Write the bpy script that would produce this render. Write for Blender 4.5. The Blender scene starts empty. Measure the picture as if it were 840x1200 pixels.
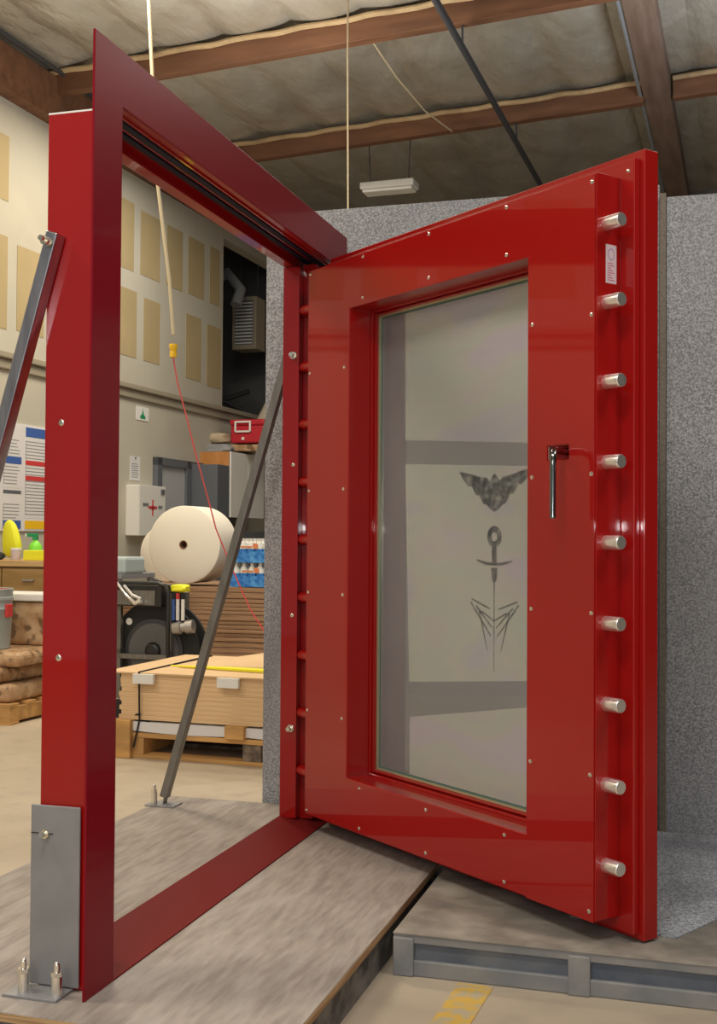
import bpy, math, random
from mathutils import Vector, Matrix, Euler
random.seed(7)
C = bpy.context.scene.collection
S = bpy.context.scene
PI = math.pi
# ---------------------------------------------------------------- materials
def mat(name, col, rough=.5, metal=0, spec=.5, coat=0, coatr=.03, noise=None, bump=None, trans=0, emit=None):
    m = bpy.data.materials.new(name); m.use_nodes = True
    nt = m.node_tree; b = nt.nodes['Principled BSDF']
    b.inputs['Base Color'].default_value = (*col, 1)
    b.inputs['Roughness'].default_value = rough
    b.inputs['Metallic'].default_value = metal
    b.inputs['Specular IOR Level'].default_value = spec
    b.inputs['Coat Weight'].default_value = coat
    b.inputs['Coat Roughness'].default_value = coatr
    b.inputs['Transmission Weight'].default_value = trans
    if emit:
        b.inputs['Emission Color'].default_value = (*emit[:3], 1); b.inputs['Emission Strength'].default_value = emit[3]
    tc = nt.nodes.new('ShaderNodeTexCoord')
    if noise:   # (scale xyz, colour2, lo, hi, detail)
        sc, c2, lo, hi, det = noise
        mp = nt.nodes.new('ShaderNodeMapping'); mp.inputs['Scale'].default_value = sc if isinstance(sc, tuple) else (sc, sc, sc)
        n = nt.nodes.new('ShaderNodeTexNoise'); n.inputs['Scale'].default_value = 1; n.inputs['Detail'].default_value = det
        r = nt.nodes.new('ShaderNodeValToRGB'); r.color_ramp.elements[0].position = lo; r.color_ramp.elements[1].position = hi
        r.color_ramp.elements[0].color = (*col, 1); r.color_ramp.elements[1].color = (*c2, 1)
        L = nt.links.new
        L(tc.outputs['Object'], mp.inputs[0]); L(mp.outputs[0], n.inputs['Vector']); L(n.outputs['Fac'], r.inputs[0]); L(r.outputs[0], b.inputs['Base Color'])
    if bump:    # (scale, strength, distance)
        n2 = nt.nodes.new('ShaderNodeTexNoise'); n2.inputs['Scale'].default_value = 1; n2.inputs['Detail'].default_value = 4
        mp2 = nt.nodes.new('ShaderNodeMapping'); s = bump[0]; mp2.inputs['Scale'].default_value = s if isinstance(s, tuple) else (s, s, s)
        bp = nt.nodes.new('ShaderNodeBump'); bp.inputs['Strength'].default_value = bump[1]; bp.inputs['Distance'].default_value = bump[2]
        L = nt.links.new
        L(tc.outputs['Object'], mp2.inputs[0]); L(mp2.outputs[0], n2.inputs['Vector']); L(n2.outputs['Fac'], bp.inputs['Height']); L(bp.outputs[0], b.inputs['Normal'])
    return m

def layered(m, scale, col2, lo, hi, fac=1.0, det=3):
    """a second noise mixed over the colour of a material"""
    nt = m.node_tree; b = nt.nodes['Principled BSDF']; L = nt.links.new
    src = b.inputs['Base Color'].links[0].from_socket
    tc = nt.nodes.new('ShaderNodeTexCoord'); mp = nt.nodes.new('ShaderNodeMapping')
    mp.inputs['Scale'].default_value = scale if isinstance(scale, tuple) else (scale,)*3
    n = nt.nodes.new('ShaderNodeTexNoise'); n.inputs['Scale'].default_value = 1; n.inputs['Detail'].default_value = det
    r = nt.nodes.new('ShaderNodeMapRange'); r.inputs['From Min'].default_value = lo; r.inputs['From Max'].default_value = hi; r.inputs['To Max'].default_value = fac
    mx = nt.nodes.new('ShaderNodeMix'); mx.data_type = 'RGBA'; mx.inputs[7].default_value = (*col2, 1)
    L(tc.outputs['Object'], mp.inputs[0]); L(mp.outputs[0], n.inputs['Vector']); L(n.outputs['Fac'], r.inputs['Value'])
    L(r.outputs[0], mx.inputs[0]); L(src, mx.inputs[6]); L(mx.outputs[2], b.inputs['Base Color'])
    return m

RED = (.30, .005, .005)
M = {}
M['red'] = mat('gloss_red_paint', (.33, .006, .005), .3, 0, .15, .75, .03)
M['red_matte'] = mat('satin_red_paint', (.17, .012, .012), .6, 0, .12)
M['red_shaded'] = mat('shaded_red_paint', (.22, .003, .012), .35, 0, .12, .15, .05)  # same red paint with the flange's shade put into the colour
M['chrome'] = mat('chrome', (.97, .96, .95), .3, .92)
M['darkchrome'] = mat('dark_chrome', (.22, .23, .23), .15, 1)
M['screw'] = mat('nickel_screw', (.9, .88, .82), .22, 1)
M['steel'] = mat('brushed_steel', (.55, .55, .58), .27, 1, noise=((60, 60, 8), (.38, .38, .42), .3, .7, 3))
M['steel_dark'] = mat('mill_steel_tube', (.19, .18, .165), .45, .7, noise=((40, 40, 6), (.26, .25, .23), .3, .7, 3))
M['steel_plate'] = mat('bare_steel_plate', (.25, .25, .26), .55, .4, noise=(9, (.32, .32, .335), .3, .7, 4))
M['zinc'] = mat('zinc_bolt', (.75, .73, .62), .25, 1)
M['seal'] = mat('navy_rubber_seal', (.004, .007, .022), .6, 0, .2)
M['white_paint'] = mat('white_edge', (.8, .79, .76), .5)
M['glass_edge'] = mat('teal_glass_edge', (.05, .13, .12), .1, 0, .6)
M['spacer'] = mat('pale_glazing_bead', (.55, .5, .33), .25, .6)
M['sticker'] = mat('sticker_paper', (.62, .52, .55), .4)
M['sticker_ink'] = mat('sticker_pink_ink', (.5, .16, .25), .5)
M['sticker_ink2'] = mat('sticker_violet_ink', (.3, .2, .4), .5)
M['felt'] = layered(mat('grey_carpet_felt', (.20, .206, .218), .95, 0, .1, noise=(150, (.52, .53, .555), .36, .66, 9), bump=(200, .6, .004)), 2.2, (.33, .335, .345), .4, .7, .5)
M['felt_edge'] = mat('brown_carpet_edge', (.16, .135, .11), .9, noise=(140, (.23, .2, .16), .35, .65, 4))
M['felt_floor'] = layered(mat('blue_grey_carpet', (.2, .215, .24), .95, 0, .1, noise=(160, (.62, .65, .70), .36, .68, 9), bump=(150, .8, .004)), 3, (.16, .17, .2), .45, .6, .5)
M['plydeck'] = layered(mat('weathered_plywood', (.24, .21, .19), .6, 0, .3, noise=((60, 9, 4), (.38, .335, .30), .3, .7, 8), bump=((60, 10, 10), .2, .003)), (12, 3.5, 1), (.42, .385, .36), .48, .64, .5, 6)
M['plyedge'] = mat('plywood_edge', (.5, .33, .17), .7, noise=((4, 4, 200), (.32, .19, .09), .4, .6, 2))
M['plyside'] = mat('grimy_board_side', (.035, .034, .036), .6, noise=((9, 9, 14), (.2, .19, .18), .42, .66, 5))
M['palletdeck'] = layered(mat('dusty_board', (.19, .17, .145), .7, 0, .3, noise=((10, 10, 10), (.33, .3, .26), .35, .7, 6), bump=(40, .3, .003)), (3, 6, 3), (.12, .115, .11), .5, .66, .6, 5)
M['palletblue'] = mat('dusty_blue_grey_plastic', (.075, .095, .13), .5, noise=(9, (.15, .165, .19), .4, .7, 6))
M['palletrim'] = mat('scuffed_grey_plastic', (.18, .19, .2), .55, noise=(8, (.28, .27, .26), .35, .65, 6))
M['floor'] = layered(mat('concrete', (.42, .35, .265), .5, 0, .3, noise=(1.5, (.52, .44, .34), .3, .7, 6), bump=(14, .1, .003)), 7, (.35, .30, .235), .5, .68, .5, 6)
M['yellowline'] = mat('worn_yellow_paint', (.62, .4, .08), .6, noise=(26, (.45, .38, .25), .45, .6, 5))
M['wall'] = layered(mat('drywall', (.47, .44, .365), .85, noise=(1.1, (.53, .50, .42), .3, .7, 4)), 3, (.55, .5, .4), .5, .7, .4)
M['tan'] = layered(mat('bare_gypsum_paper', (.40, .31, .16), .85, noise=(2, (.45, .35, .19), .3, .7, 4)), (1, 6, 1), (.38, .3, .17), .5, .7, .4)
M['trim'] = mat('wall_trim', (.33, .29, .22), .8)
M['mud'] = mat('joint_compound', (.55, .51, .42), .85, noise=(5, (.6, .56, .47), .3, .7, 4))
M['wood'] = layered(mat('brown_timber', (.13, .055, .025), .7, noise=((2, 14, 14), (.20, .09, .045), .3, .7, 4)), (1, 3, 3), (.09, .045, .03), .5, .7, .5)
M['woodgrey'] = mat('greyed_timber', (.14, .085, .06), .75, noise=((14, 1.5, 14), (.22, .15, .12), .3, .7, 4))
M['strip'] = mat('pale_batten', (.5, .36, .2), .7, noise=((6, 6, 6), (.35, .24, .13), .4, .7, 3))
M['insul'] = layered(mat('foil_insulation', (.40, .36, .29), .42, .35, .5, noise=((3, 2, 3), (.50, .47, .41), .3, .7, 4), bump=((4, 1.6, 4), .6, .12)), (1.2, .7, 1), (.28, .25, .2), .5, .7, .5)
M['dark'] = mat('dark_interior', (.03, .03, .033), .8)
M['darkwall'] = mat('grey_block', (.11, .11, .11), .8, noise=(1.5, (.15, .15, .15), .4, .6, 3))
M['pipe'] = mat('dark_pipe', (.05, .05, .055), .5)
M['fixture'] = mat('white_enamel', (.75, .74, .7), .4)
M['cord_cream'] = mat('cream_cord', (.6, .5, .33), .6)
M['cord_red'] = mat('red_cord', (.6, .06, .06), .5)
M['yellow'] = mat('yellow_plastic', (.9, .55, .02), .4)
M['hivis'] = mat('neon_yellow', (.85, .85, .03), .6)
M['green'] = mat('lime_plastic', (.25, .8, .06), .4)
M['greendark'] = mat('green_plastic', (.02, .3, .12), .4)
M['white'] = mat('white_plastic', (.8, .79, .76), .45)
M['paper'] = mat('paper', (.72, .71, .72), .7)
M['grey'] = mat('grey_enamel', (.24, .25, .27), .5)
M['greydark'] = mat('dark_grey_enamel', (.12, .13, .15), .5)
M['doorleaf'] = mat('grey_blue_door', (.40, .41, .43), .5)
M['black'] = mat('black_rubber', (.012, .012, .013), .6)
M['blackmetal'] = mat('black_enamel', (.02, .02, .02), .35)
M['greymetal'] = mat('tool_metal', (.45, .42, .4), .35, .8)
M['orange'] = mat('orange_wood', (.5, .2, .05), .6, noise=((20, 20, 4), (.6, .27, .08), .3, .7, 3))
M['coolred'] = mat('red_cooler_plastic', (.5, .015, .03), .45)
M['foam'] = mat('foam_sheet', (.92, .87, .77), .7, noise=((200, 200, 200), (.88, .82, .71), .4, .6, 2))
M['kraft'] = mat('pale_cardboard', (.80, .56, .33), .8, noise=((3, 3, 120), (.68, .46, .25), .4, .62, 3))
M['krafttop'] = mat('cardboard_face', (.74, .51, .29), .8, noise=(3, (.66, .45, .25), .3, .7, 4))
M['kraftdark'] = mat('brown_cardboard', (.40, .24, .14), .8, noise=((3, 3, 150), (.24, .14, .08), .42, .6, 3))
M['kraftwrap'] = layered(mat('wrapped_kraft', (.42, .24, .12), .3, 0, .6, noise=(9, (.6, .42, .26), .4, .65, 5), bump=(22, .5, .01)), 14, (.13, .07, .035), .52, .62, .8, 5)
M['palletwood'] = mat('pallet_timber', (.66, .37, .13), .75, noise=((3, 20, 20), (.45, .25, .09), .35, .65, 4))
M['palletold'] = mat('old_pallet_timber', (.25, .19, .14), .8, noise=(30, (.12, .09, .07), .4, .6, 4))
M['bench'] = mat('bench_timber', (.62, .42, .2), .6, noise=((3, 20, 20), (.5, .32, .14), .35, .65, 3))
M['benchdark'] = mat('bench_drawer_timber', (.3, .18, .06), .6, noise=((3, 20, 20), (.4, .25, .1), .35, .65, 3))
M['bucket'] = mat('grey_paint_pail', (.32, .36, .36), .4)
M['bucketred'] = mat('orange_red_lining', (.6, .09, .03), .5)
M['waterblue'] = mat('blue_label_film', (.02, .17, .6), .2, 0, .7, noise=(25, (.1, .4, .85), .4, .65, 3))
M['waterclear'] = mat('clear_bottle_film', (.65, .68, .68), .15, 0, .7, noise=(30, (.85, .82, .76), .4, .6, 3))
M['logo'] = mat('orange_logo', (.75, .25, .1), .5)
M['blueink'] = mat('blue_ink', (.05, .12, .4), .6)
M['redink'] = mat('red_ink', (.6, .05, .05), .6)
M['tealtote'] = mat('pale_blue_plastic', (.45, .53, .55), .4)
M['cloth'] = mat('grey_cloth', (.32, .32, .32), .9)
M['beigecloth'] = mat('beige_cloth', (.6, .48, .33), .9)
M['pinktube'] = mat('pale_tube', (.6, .52, .4), .6)

def glass_mat():  # light dust, plus diffuse haze painting in the brightness of reflections
    m = bpy.data.materials.new('dusty_glass_painted_haze'); m.use_nodes = True
    nt = m.node_tree; nt.nodes.clear(); L = nt.links.new
    out = nt.nodes.new('ShaderNodeOutputMaterial')
    t = nt.nodes.new('ShaderNodeBsdfTransparent'); t.inputs[0].default_value = (.93, .96, .94, 1)
    g = nt.nodes.new('ShaderNodeBsdfGlossy'); g.inputs['Roughness'].default_value = .015
    fr = nt.nodes.new('ShaderNodeFresnel'); fr.inputs[0].default_value = 2.0
    mx = nt.nodes.new('ShaderNodeMixShader'); L(fr.outputs[0], mx.inputs[0]); L(t.outputs[0], mx.inputs[1]); L(g.outputs[0], mx.inputs[2])
    d = nt.nodes.new('ShaderNodeBsdfDiffuse'); d.inputs[0].default_value = (.78, .79, .82, 1)
    mx2 = nt.nodes.new('ShaderNodeMixShader')
    tc = nt.nodes.new('ShaderNodeTexCoord'); n = nt.nodes.new('ShaderNodeTexNoise'); n.inputs['Scale'].default_value = 3.2; n.inputs['Detail'].default_value = 3
    mr = nt.nodes.new('ShaderNodeMapRange'); mr.inputs['To Min'].default_value = .17; mr.inputs['To Max'].default_value = .24
    L(tc.outputs['Object'], n.inputs['Vector']); L(n.outputs['Fac'], mr.inputs['Value']); L(mr.outputs[0], mx2.inputs[0])
    L(mx.outputs[0], mx2.inputs[1]); L(d.outputs[0], mx2.inputs[2]); L(mx2.outputs[0], out.inputs[0])
    return m
M['glass'] = glass_mat()
def crest_mat():
    m = bpy.data.materials.new('translucent_grey'); m.use_nodes = True
    nt = m.node_tree; nt.nodes.clear(); L = nt.links.new
    out = nt.nodes.new('ShaderNodeOutputMaterial'); t = nt.nodes.new('ShaderNodeBsdfTransparent')
    d = nt.nodes.new('ShaderNodeBsdfDiffuse'); d.inputs[0].default_value = (.05, .055, .07, 1)
    n = nt.nodes.new('ShaderNodeTexNoise'); n.inputs['Scale'].default_value = 45
    tc = nt.nodes.new('ShaderNodeTexCoord')
    mr = nt.nodes.new('ShaderNodeMapRange'); mr.inputs['From Min'].default_value = .3; mr.inputs['From Max'].default_value = .7; mr.inputs['To Min'].default_value = .1; mr.inputs['To Max'].default_value = .42
    mx = nt.nodes.new('ShaderNodeMixShader'); L(tc.outputs['Object'], n.inputs['Vector']); L(n.outputs['Fac'], mr.inputs['Value']); L(mr.outputs[0], mx.inputs[0])
    L(t.outputs[0], mx.inputs[1]); L(d.outputs[0], mx.inputs[2]); L(mx.outputs[0], out.inputs[0])
    return m
M['crest_grey'] = crest_mat()
def reflection_mat():  # pale reflection in the glass painted as colour, with oily mottling
    m = bpy.data.materials.new('painted_reflection'); m.use_nodes = True
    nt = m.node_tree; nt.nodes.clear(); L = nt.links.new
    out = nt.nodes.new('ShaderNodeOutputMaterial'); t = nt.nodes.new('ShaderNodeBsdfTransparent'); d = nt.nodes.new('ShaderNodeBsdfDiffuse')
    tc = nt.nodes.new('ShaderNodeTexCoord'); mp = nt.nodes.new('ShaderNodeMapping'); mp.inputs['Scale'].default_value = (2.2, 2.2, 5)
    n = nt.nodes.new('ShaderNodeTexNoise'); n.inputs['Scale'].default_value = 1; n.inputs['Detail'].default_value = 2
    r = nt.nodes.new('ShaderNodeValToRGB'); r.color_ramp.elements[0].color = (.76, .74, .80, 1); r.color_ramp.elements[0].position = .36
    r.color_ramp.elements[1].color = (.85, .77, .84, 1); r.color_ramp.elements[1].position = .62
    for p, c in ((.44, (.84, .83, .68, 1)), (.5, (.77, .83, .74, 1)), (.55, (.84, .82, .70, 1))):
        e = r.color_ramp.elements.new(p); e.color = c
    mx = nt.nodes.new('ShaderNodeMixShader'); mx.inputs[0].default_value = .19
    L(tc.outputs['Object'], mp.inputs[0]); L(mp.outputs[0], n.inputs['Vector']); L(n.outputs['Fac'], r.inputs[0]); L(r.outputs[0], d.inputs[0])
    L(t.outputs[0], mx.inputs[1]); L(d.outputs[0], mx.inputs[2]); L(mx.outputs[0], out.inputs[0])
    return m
M['film'] = reflection_mat()  # painted reflection on the pane, not a film

# ---------------------------------------------------------------- mesh builder
class MB:
    def __init__(s): s.v = []; s.f = []
    def add(s, vs, fs, T=None):
        o = len(s.v)
        for p in vs:
            p = Vector(p)
            if T is not None: p = T @ p
            s.v.append(tuple(p))
        s.f += [tuple(i+o for i in f) for f in fs]; return s
    def box(s, x0, x1, y0, y1, z0, z1, T=None):
        return s.add([(x0,y0,z0),(x1,y0,z0),(x1,y1,z0),(x0,y1,z0),(x0,y0,z1),(x1,y0,z1),(x1,y1,z1),(x0,y1,z1)],
              [(0,3,2,1),(4,5,6,7),(0,1,5,4),(1,2,6,5),(2,3,7,6),(3,0,4,7)], T)
    def ring(s, a0, a1, z0, z1, h0, h1, g0, g1, d0, d1):
        """frame in the local xz plane with a rectangular hole h0..h1, g0..g1, thick from y=d0 to d1"""
        o = [(a0,z0),(a1,z0),(a1,z1),(a0,z1)]; i = [(h0,g0),(h1,g0),(h1,g1),(h0,g1)]
        vs = [(x,d0,z) for x,z in o]+[(x,d0,z) for x,z in i]+[(x,d1,z) for x,z in o]+[(x,d1,z) for x,z in i]
        fs = []
        for k in range(4):
            n = (k+1) % 4
            fs += [(k,n,4+n,4+k),(8+n,8+k,12+k,12+n),(n,k,8+k,8+n),(4+k,4+n,12+n,12+k)]
        return s.add(vs, fs)
    def cyl(s, p, q, r, r2=None, n=20, cap=True):
        p = Vector(p); q = Vector(q); r2 = r if r2 is None else r2
        d = (q-p).normalized(); u = d.orthogonal().normalized(); w = d.cross(u)
        vs = []; fs = []
        for c, rr in ((p, r), (q, r2)):
            for k in range(n):
                t = 2*PI*k/n; vs.append(c+(u*math.cos(t)+w*math.sin(t))*rr)
        for k in range(n): fs.append((k,(k+1)%n,n+(k+1)%n,n+k))
        if cap: fs.append(tuple(reversed(range(n)))); fs.append(tuple(range(n,2*n)))
        return s.add(vs, fs)
    def lathe(s, p, axis, prof, n=24, caps=True):
        """prof: list of (t along axis, r)"""
        p = Vector(p); d = Vector(axis).normalized(); u = d.orthogonal().normalized(); w = d.cross(u)
        vs = []; fs = []
        for t, r in prof:
            for k in range(n):
                a = 2*PI*k/n; vs.append(p+d*t+(u*math.cos(a)+w*math.sin(a))*max(r,1e-5))
        for j in range(len(prof)-1):
            for k in range(n): fs.append((j*n+k, j*n+(k+1)%n, (j+1)*n+(k+1)%n, (j+1)*n+k))
        if caps: fs.append(tuple(reversed(range(n)))); m = (len(prof)-1)*n; fs.append(tuple(range(m,m+n)))
        return s.add(vs, fs)
    def tube(s, pts, r, n=10):
        pts = [Vector(p) for p in pts]; vs = []; fs = []; u = None
        for i, p in enumerate(pts):
            d = (pts[min(i+1,len(pts)-1)]-pts[max(i-1,0)]).normalized()
            u = d.orthogonal().normalized() if u is None else (u-d*u.dot(d)).normalized()
            w = d.cross(u); rr = r[i] if isinstance(r, (list, tuple)) else r
            for k in range(n):
                t = 2*PI*k/n; vs.append(p+(u*math.cos(t)+w*math.sin(t))*rr)
        for i in range(len(pts)-1):
            for k in range(n): fs.append((i*n+k,i*n+(k+1)%n,(i+1)*n+(k+1)%n,(i+1)*n+k))
        fs.append(tuple(reversed(range(n)))); m = (len(pts)-1)*n; fs.append(tuple(range(m,m+n)))
        return s.add(vs, fs)
    def bar(s, p, q, w, h, up=(0,0,1)):
        p = Vector(p); q = Vector(q); d = (q-p).normalized(); a = Vector(up).cross(d).normalized(); b = d.cross(a)
        vs = []
        for c in (p, q):
            for i, j in ((-1,-1),(1,-1),(1,1),(-1,1)): vs.append(c+a*i*w/2+b*j*h/2)
        return s.add(vs, [(0,3,2,1),(4,5,6,7),(0,1,5,4),(1,2,6,5),(2,3,7,6),(3,0,4,7)])
    def poly(s, pts, d0, d1, ax='xz'):
        """extruded polygon: pts in the local xz plane, thick y d0..d1 (or yz plane / x)"""
        n = len(pts)
        if ax == 'xz': vs = [(x,d0,z) for x,z in pts]+[(x,d1,z) for x,z in pts]
        else: vs = [(d0,x,z) for x,z in pts]+[(d1,x,z) for x,z in pts]
        return s.add(vs, [tuple(range(n)), tuple(reversed(range(n,2*n)))]+[((k+1)%n,k,n+k,n+(k+1)%n) for k in range(n)])
    def build(s, name, m, parent=None, bevel=0, smooth=False, seg=2, loc=None, rz=0):
        me = bpy.data.meshes.new(name); me.from_pydata(s.v, [], s.f)
        me.materials.append(M[m] if isinstance(m, str) else m)
        import bmesh
        b = bmesh.new(); b.from_mesh(me); bmesh.ops.recalc_face_normals(b, faces=b.faces); b.to_mesh(me); b.free()
        if smooth:
            for p in me.polygons: p.use_smooth = True
            me.set_sharp_from_angle(angle=math.radians(40))
        o = bpy.data.objects.new(name, me); C.objects.link(o)
        if parent is not None: o.parent = parent
        if loc is not None: o.location = loc
        o.rotation_euler.z = rz
        if bevel:
            md = o.modifiers.new('bevel', 'BEVEL'); md.width = bevel; md.segments = seg; md.limit_method = 'ANGLE'; md.angle_limit = math.radians(35)
        return o
def empty(name, loc=(0,0,0), rz=0):
    o = bpy.data.objects.new(name, None); C.objects.link(o); o.location = loc; o.rotation_euler.z = rz; o.empty_display_size = .1; return o
def tag(o, label=None, cat=None, group=None, kind=None):
    if label: o['label'] = label
    if cat: o['category'] = cat
    if group: o['group'] = group
    if kind: o['kind'] = kind
    return o
def copy_tree(o, parent=None):
    c = o.copy(); C.objects.link(c); c.parent = parent
    for ch in [x for x in bpy.data.objects if x.parent == o]: copy_tree(ch, c)
    return c
def dup(o, loc, rot=None):
    c = o.copy(); C.objects.link(c); c.location = loc
    if rot is not None: c.rotation_euler = rot
    return c
BR = -.03                                    # the building stands turned a little against the vault frame
def W(x, y, z=0):
    c, s_ = math.cos(BR), math.sin(BR); return (x*c-y*s_, x*s_+y*c, z)

PT = .11                                     # top of the platform above the concrete
# ================================================================= SETTING
MB().box(-7, 9, -5, 16, -.1, 0).build('floor', 'floor', rz=BR)['kind'] = 'structure'
# left wall with loft opening (z 2.65..4.6, Y 12.5..14)
w = MB()
w.box(-5.95, -5.8, -5, 12.5, 0, 5.6); w.box(-5.95, -5.8, 12.5, 14.9, 0, 2.64); w.box(-5.95, -5.8, 12.5, 14.9, 4.62, 5.6); w.box(-5.95, -5.8, 14.2, 14.9, 2.64, 4.62)
w.build('wall_left', 'wall', rz=BR)['kind'] = 'structure'
MB().box(-9, 9, 14.9, 15.1, 0, 6.2).build('wall_back', 'darkwall', rz=BR)['kind'] = 'structure'
MB().box(8.8, 9, -5, 15, 0, 6.4).build('wall_right', 'darkwall', rz=BR)['kind'] = 'structure'
# dark room behind the loft opening
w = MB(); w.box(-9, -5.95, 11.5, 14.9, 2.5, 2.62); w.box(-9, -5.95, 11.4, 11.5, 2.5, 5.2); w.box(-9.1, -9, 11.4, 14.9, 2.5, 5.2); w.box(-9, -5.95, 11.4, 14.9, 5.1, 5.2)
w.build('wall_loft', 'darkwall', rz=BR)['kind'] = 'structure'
# trims: ledge below the bare boards, painted lower part
w = MB(); w.box(-5.8, -5.74, -3, 14.2, 2.585, 2.64); w.box(-5.8, -5.77, -3, 14.2, 2.50, 2.585)
w.build('trim_1', 'trim', rz=BR, bevel=.01)['kind'] = 'structure'
# bare gypsum patches between the mudded joints
def patch(y0, y1, z0, z1): return (y0, y1, z0, z1)
pm = MB()
def prect(y0, y1, z0, z1):
    y = y0; w_ = .42
    while y < y1-.08:
        e = min(y+w_*random.uniform(.85, 1.1), y1); pm.box(-5.802, -5.796, y, e, z0+random.uniform(-.02,.02), z1+random.uniform(-.02,.02)); y = e+random.uniform(.13,.18)
prect(10.0, 12.4, 3.78, 4.44); prect(10.0, 10.95, 2.93, 3.56); prect(11.55, 12.45, 2.86, 3.56)
prect(7.3, 8.42, 3.9, 4.42); prect(7.3, 9.3, 2.84, 3.58)
prect(3, 6.6, 3.85, 4.42); prect(2.4, 6.4, 2.86, 3.56)
pm.build('trim_2', 'tan', rz=BR)['kind'] = 'structure'
# roof
def roofz(x): return 5.16+.042*(x+5.8)
n_x, n_y = 300, 40
rv = []; rf = []
X0, X1, Y0, Y1 = -5.95, 9, -5, 15
for j in range(n_y+1):
    for i in range(n_x+1):
        x = X0+(X1-X0)*i/n_x; y = Y0+(Y1-Y0)*j/n_y
        ph = (x+5.95)/.61; sag = abs(math.sin(PI*ph))**.6
        bay = (y-6.58) / 2.25
        sy = abs(math.sin(PI*bay))**.4
        z = roofz(x)+.10 - .075*sag*(.55+.45*sy) - .05*sy + .012*math.sin(7*x+3*y)
        rv.append((x, y, z))
for j in range(n_y):
    for i in range(n_x):
        a = j*(n_x+1)+i; rf.append((a, a+1, a+n_x+2, a+n_x+1))
r = MB(); r.add(rv, rf); r.build('ceiling', 'insul', rz=BR, smooth=True)['kind'] = 'structure'
MB().box(-6, 9, -5, 15.1, 6.3, 6.4).build('ceiling_deck', 'dark', rz=BR)['kind'] = 'structure'
# rafters with pale battens (structure of the hall)
def purlin(Y, x0, x1, lbl):
    t = empty('roof_beam', W((x0+x1)/2, Y, 0), BR); hx = (x1-x0)/2; cx = (x0+x1)/2
    za, zb = roofz(x0)+.0, roofz(x1)+.0
    m = MB()
    m.add([(-hx,-.05,za-.21),(hx,-.05,zb-.21),(hx,.05,zb-.21),(-hx,.05,za-.21),(-hx,-.05,za-.02),(hx,-.05,zb-.02),(hx,.05,zb-.02),(-hx,.05,za-.02)],
          [(0,3,2,1),(4,5,6,7),(0,1,5,4),(1,2,6,5),(2,3,7,6),(3,0,4,7)])
    m.build('beam', 'wood', t, bevel=.004)
    m = MB(); k = 60; pts = []
    for i in range(k+1):
        x = -hx+2*hx*i/k; pts.append((x, -.07+.004*math.sin(i*1.7), za+(zb-za)*i/k-.035+.006*math.sin(i*.9)))
    m.tube(pts, .024, 8); m.build('batten', 'strip', t, smooth=True)
    tag(t, lbl, 'roof beam', 'timber roof beams'); return t
purlin(8.83, -5.74, -.9, 'brown timber roof beam with pale batten nearer the camera, above the red header')
purlin(11.08, -5.74, -.9, 'brown timber roof beam with pale batten farther back, above the strip light')
purlin(11.08, -.64, 8, 'brown timber roof beam right of the long girder')
g = MB(); g.box(-.9, -.66, 2, 14.9, 5.2, 5.5)
o = g.build('roof_girder', 'woodgrey', rz=BR, bevel=.005); tag(o, 'long greyish brown timber girder running away at the upper right', 'girder')
g = MB(); g.cyl((-.93, 2, 5.22), (-.93, 14.9, 5.22), .018, n=8)
tag(g.build('conduit', 'grey', rz=BR), 'thin grey conduit along the left edge of the timber girder', 'pipe')
g = MB(); g.box(-5.8, -5.66, -4, 14.6, 4.73, 5.1)
tag(g.build('wall_plate_beam', 'wood', rz=BR, bevel=.005), 'dark brown timber along the top of the beige wall', 'beam')
g = MB(); g.cyl((-5.6, -4, 5.115), (-5.6, 14.6, 5.115), .02, n=8)
tag(g.build('conduit', 'pipe', rz=BR), 'thin grey conduit along the top of the wall timber at upper left', 'pipe')
g = MB(); g.cyl((-2.06, 2, 4.92), (-2.12, 14.8, 4.95), .028, n=10)
for y in (5, 8.83, 11.08): g.cyl((-2.09, y, 4.92), (-2.09, y, 5.2), .01, n=6)
tag(g.build('ceiling_pipe', 'pipe', rz=BR, smooth=True), 'thin dark pipe crossing under the roof beams towards the door top', 'pipe')
# strip light (off)
t = empty('strip_light', W(-3.42, 11.3, 4.66), BR)
MB().box(-.28, .28, -.11, .11, -.02, .05).build('housing', 'fixture', t, bevel=.012)
MB().box(-.26, .26, -.09, .09, -.05, -.02).build('diffuser', 'white', t, bevel=.012)
for sx in (-.2, .2):
    MB().cyl((sx, 0, .05), (sx*1.1, 0, .56), .006, n=6).build('hanger', 'pipe', t)
tag(t, 'white strip light hanging below the insulated roof', 'light')

# building skirt: doorway on the left wall
MB().box(-5.79, -5.77, 10.93, 11.5, 0, 1.87).build('door_1', 'doorleaf', rz=BR)['kind'] = 'structure'
d = MB(); d.box(-5.8, -5.74, 10.83, 10.93, 0, 1.95); d.box(-5.8, -5.74, 11.5, 11.6, 0, 1.95); d.box(-5.8, -5.74, 10.83, 11.9, 1.87, 1.95)
d.build('trim_3', 'greydark', rz=BR)['kind'] = 'structure'
tag(MB().box(-5.8, -5.44, 11.62, 11.93, 0, 1.92).build('steel_locker', 'greydark', rz=BR, bevel=.006), 'dark grey steel locker beside the doorway below the orange panel', 'locker')
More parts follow.
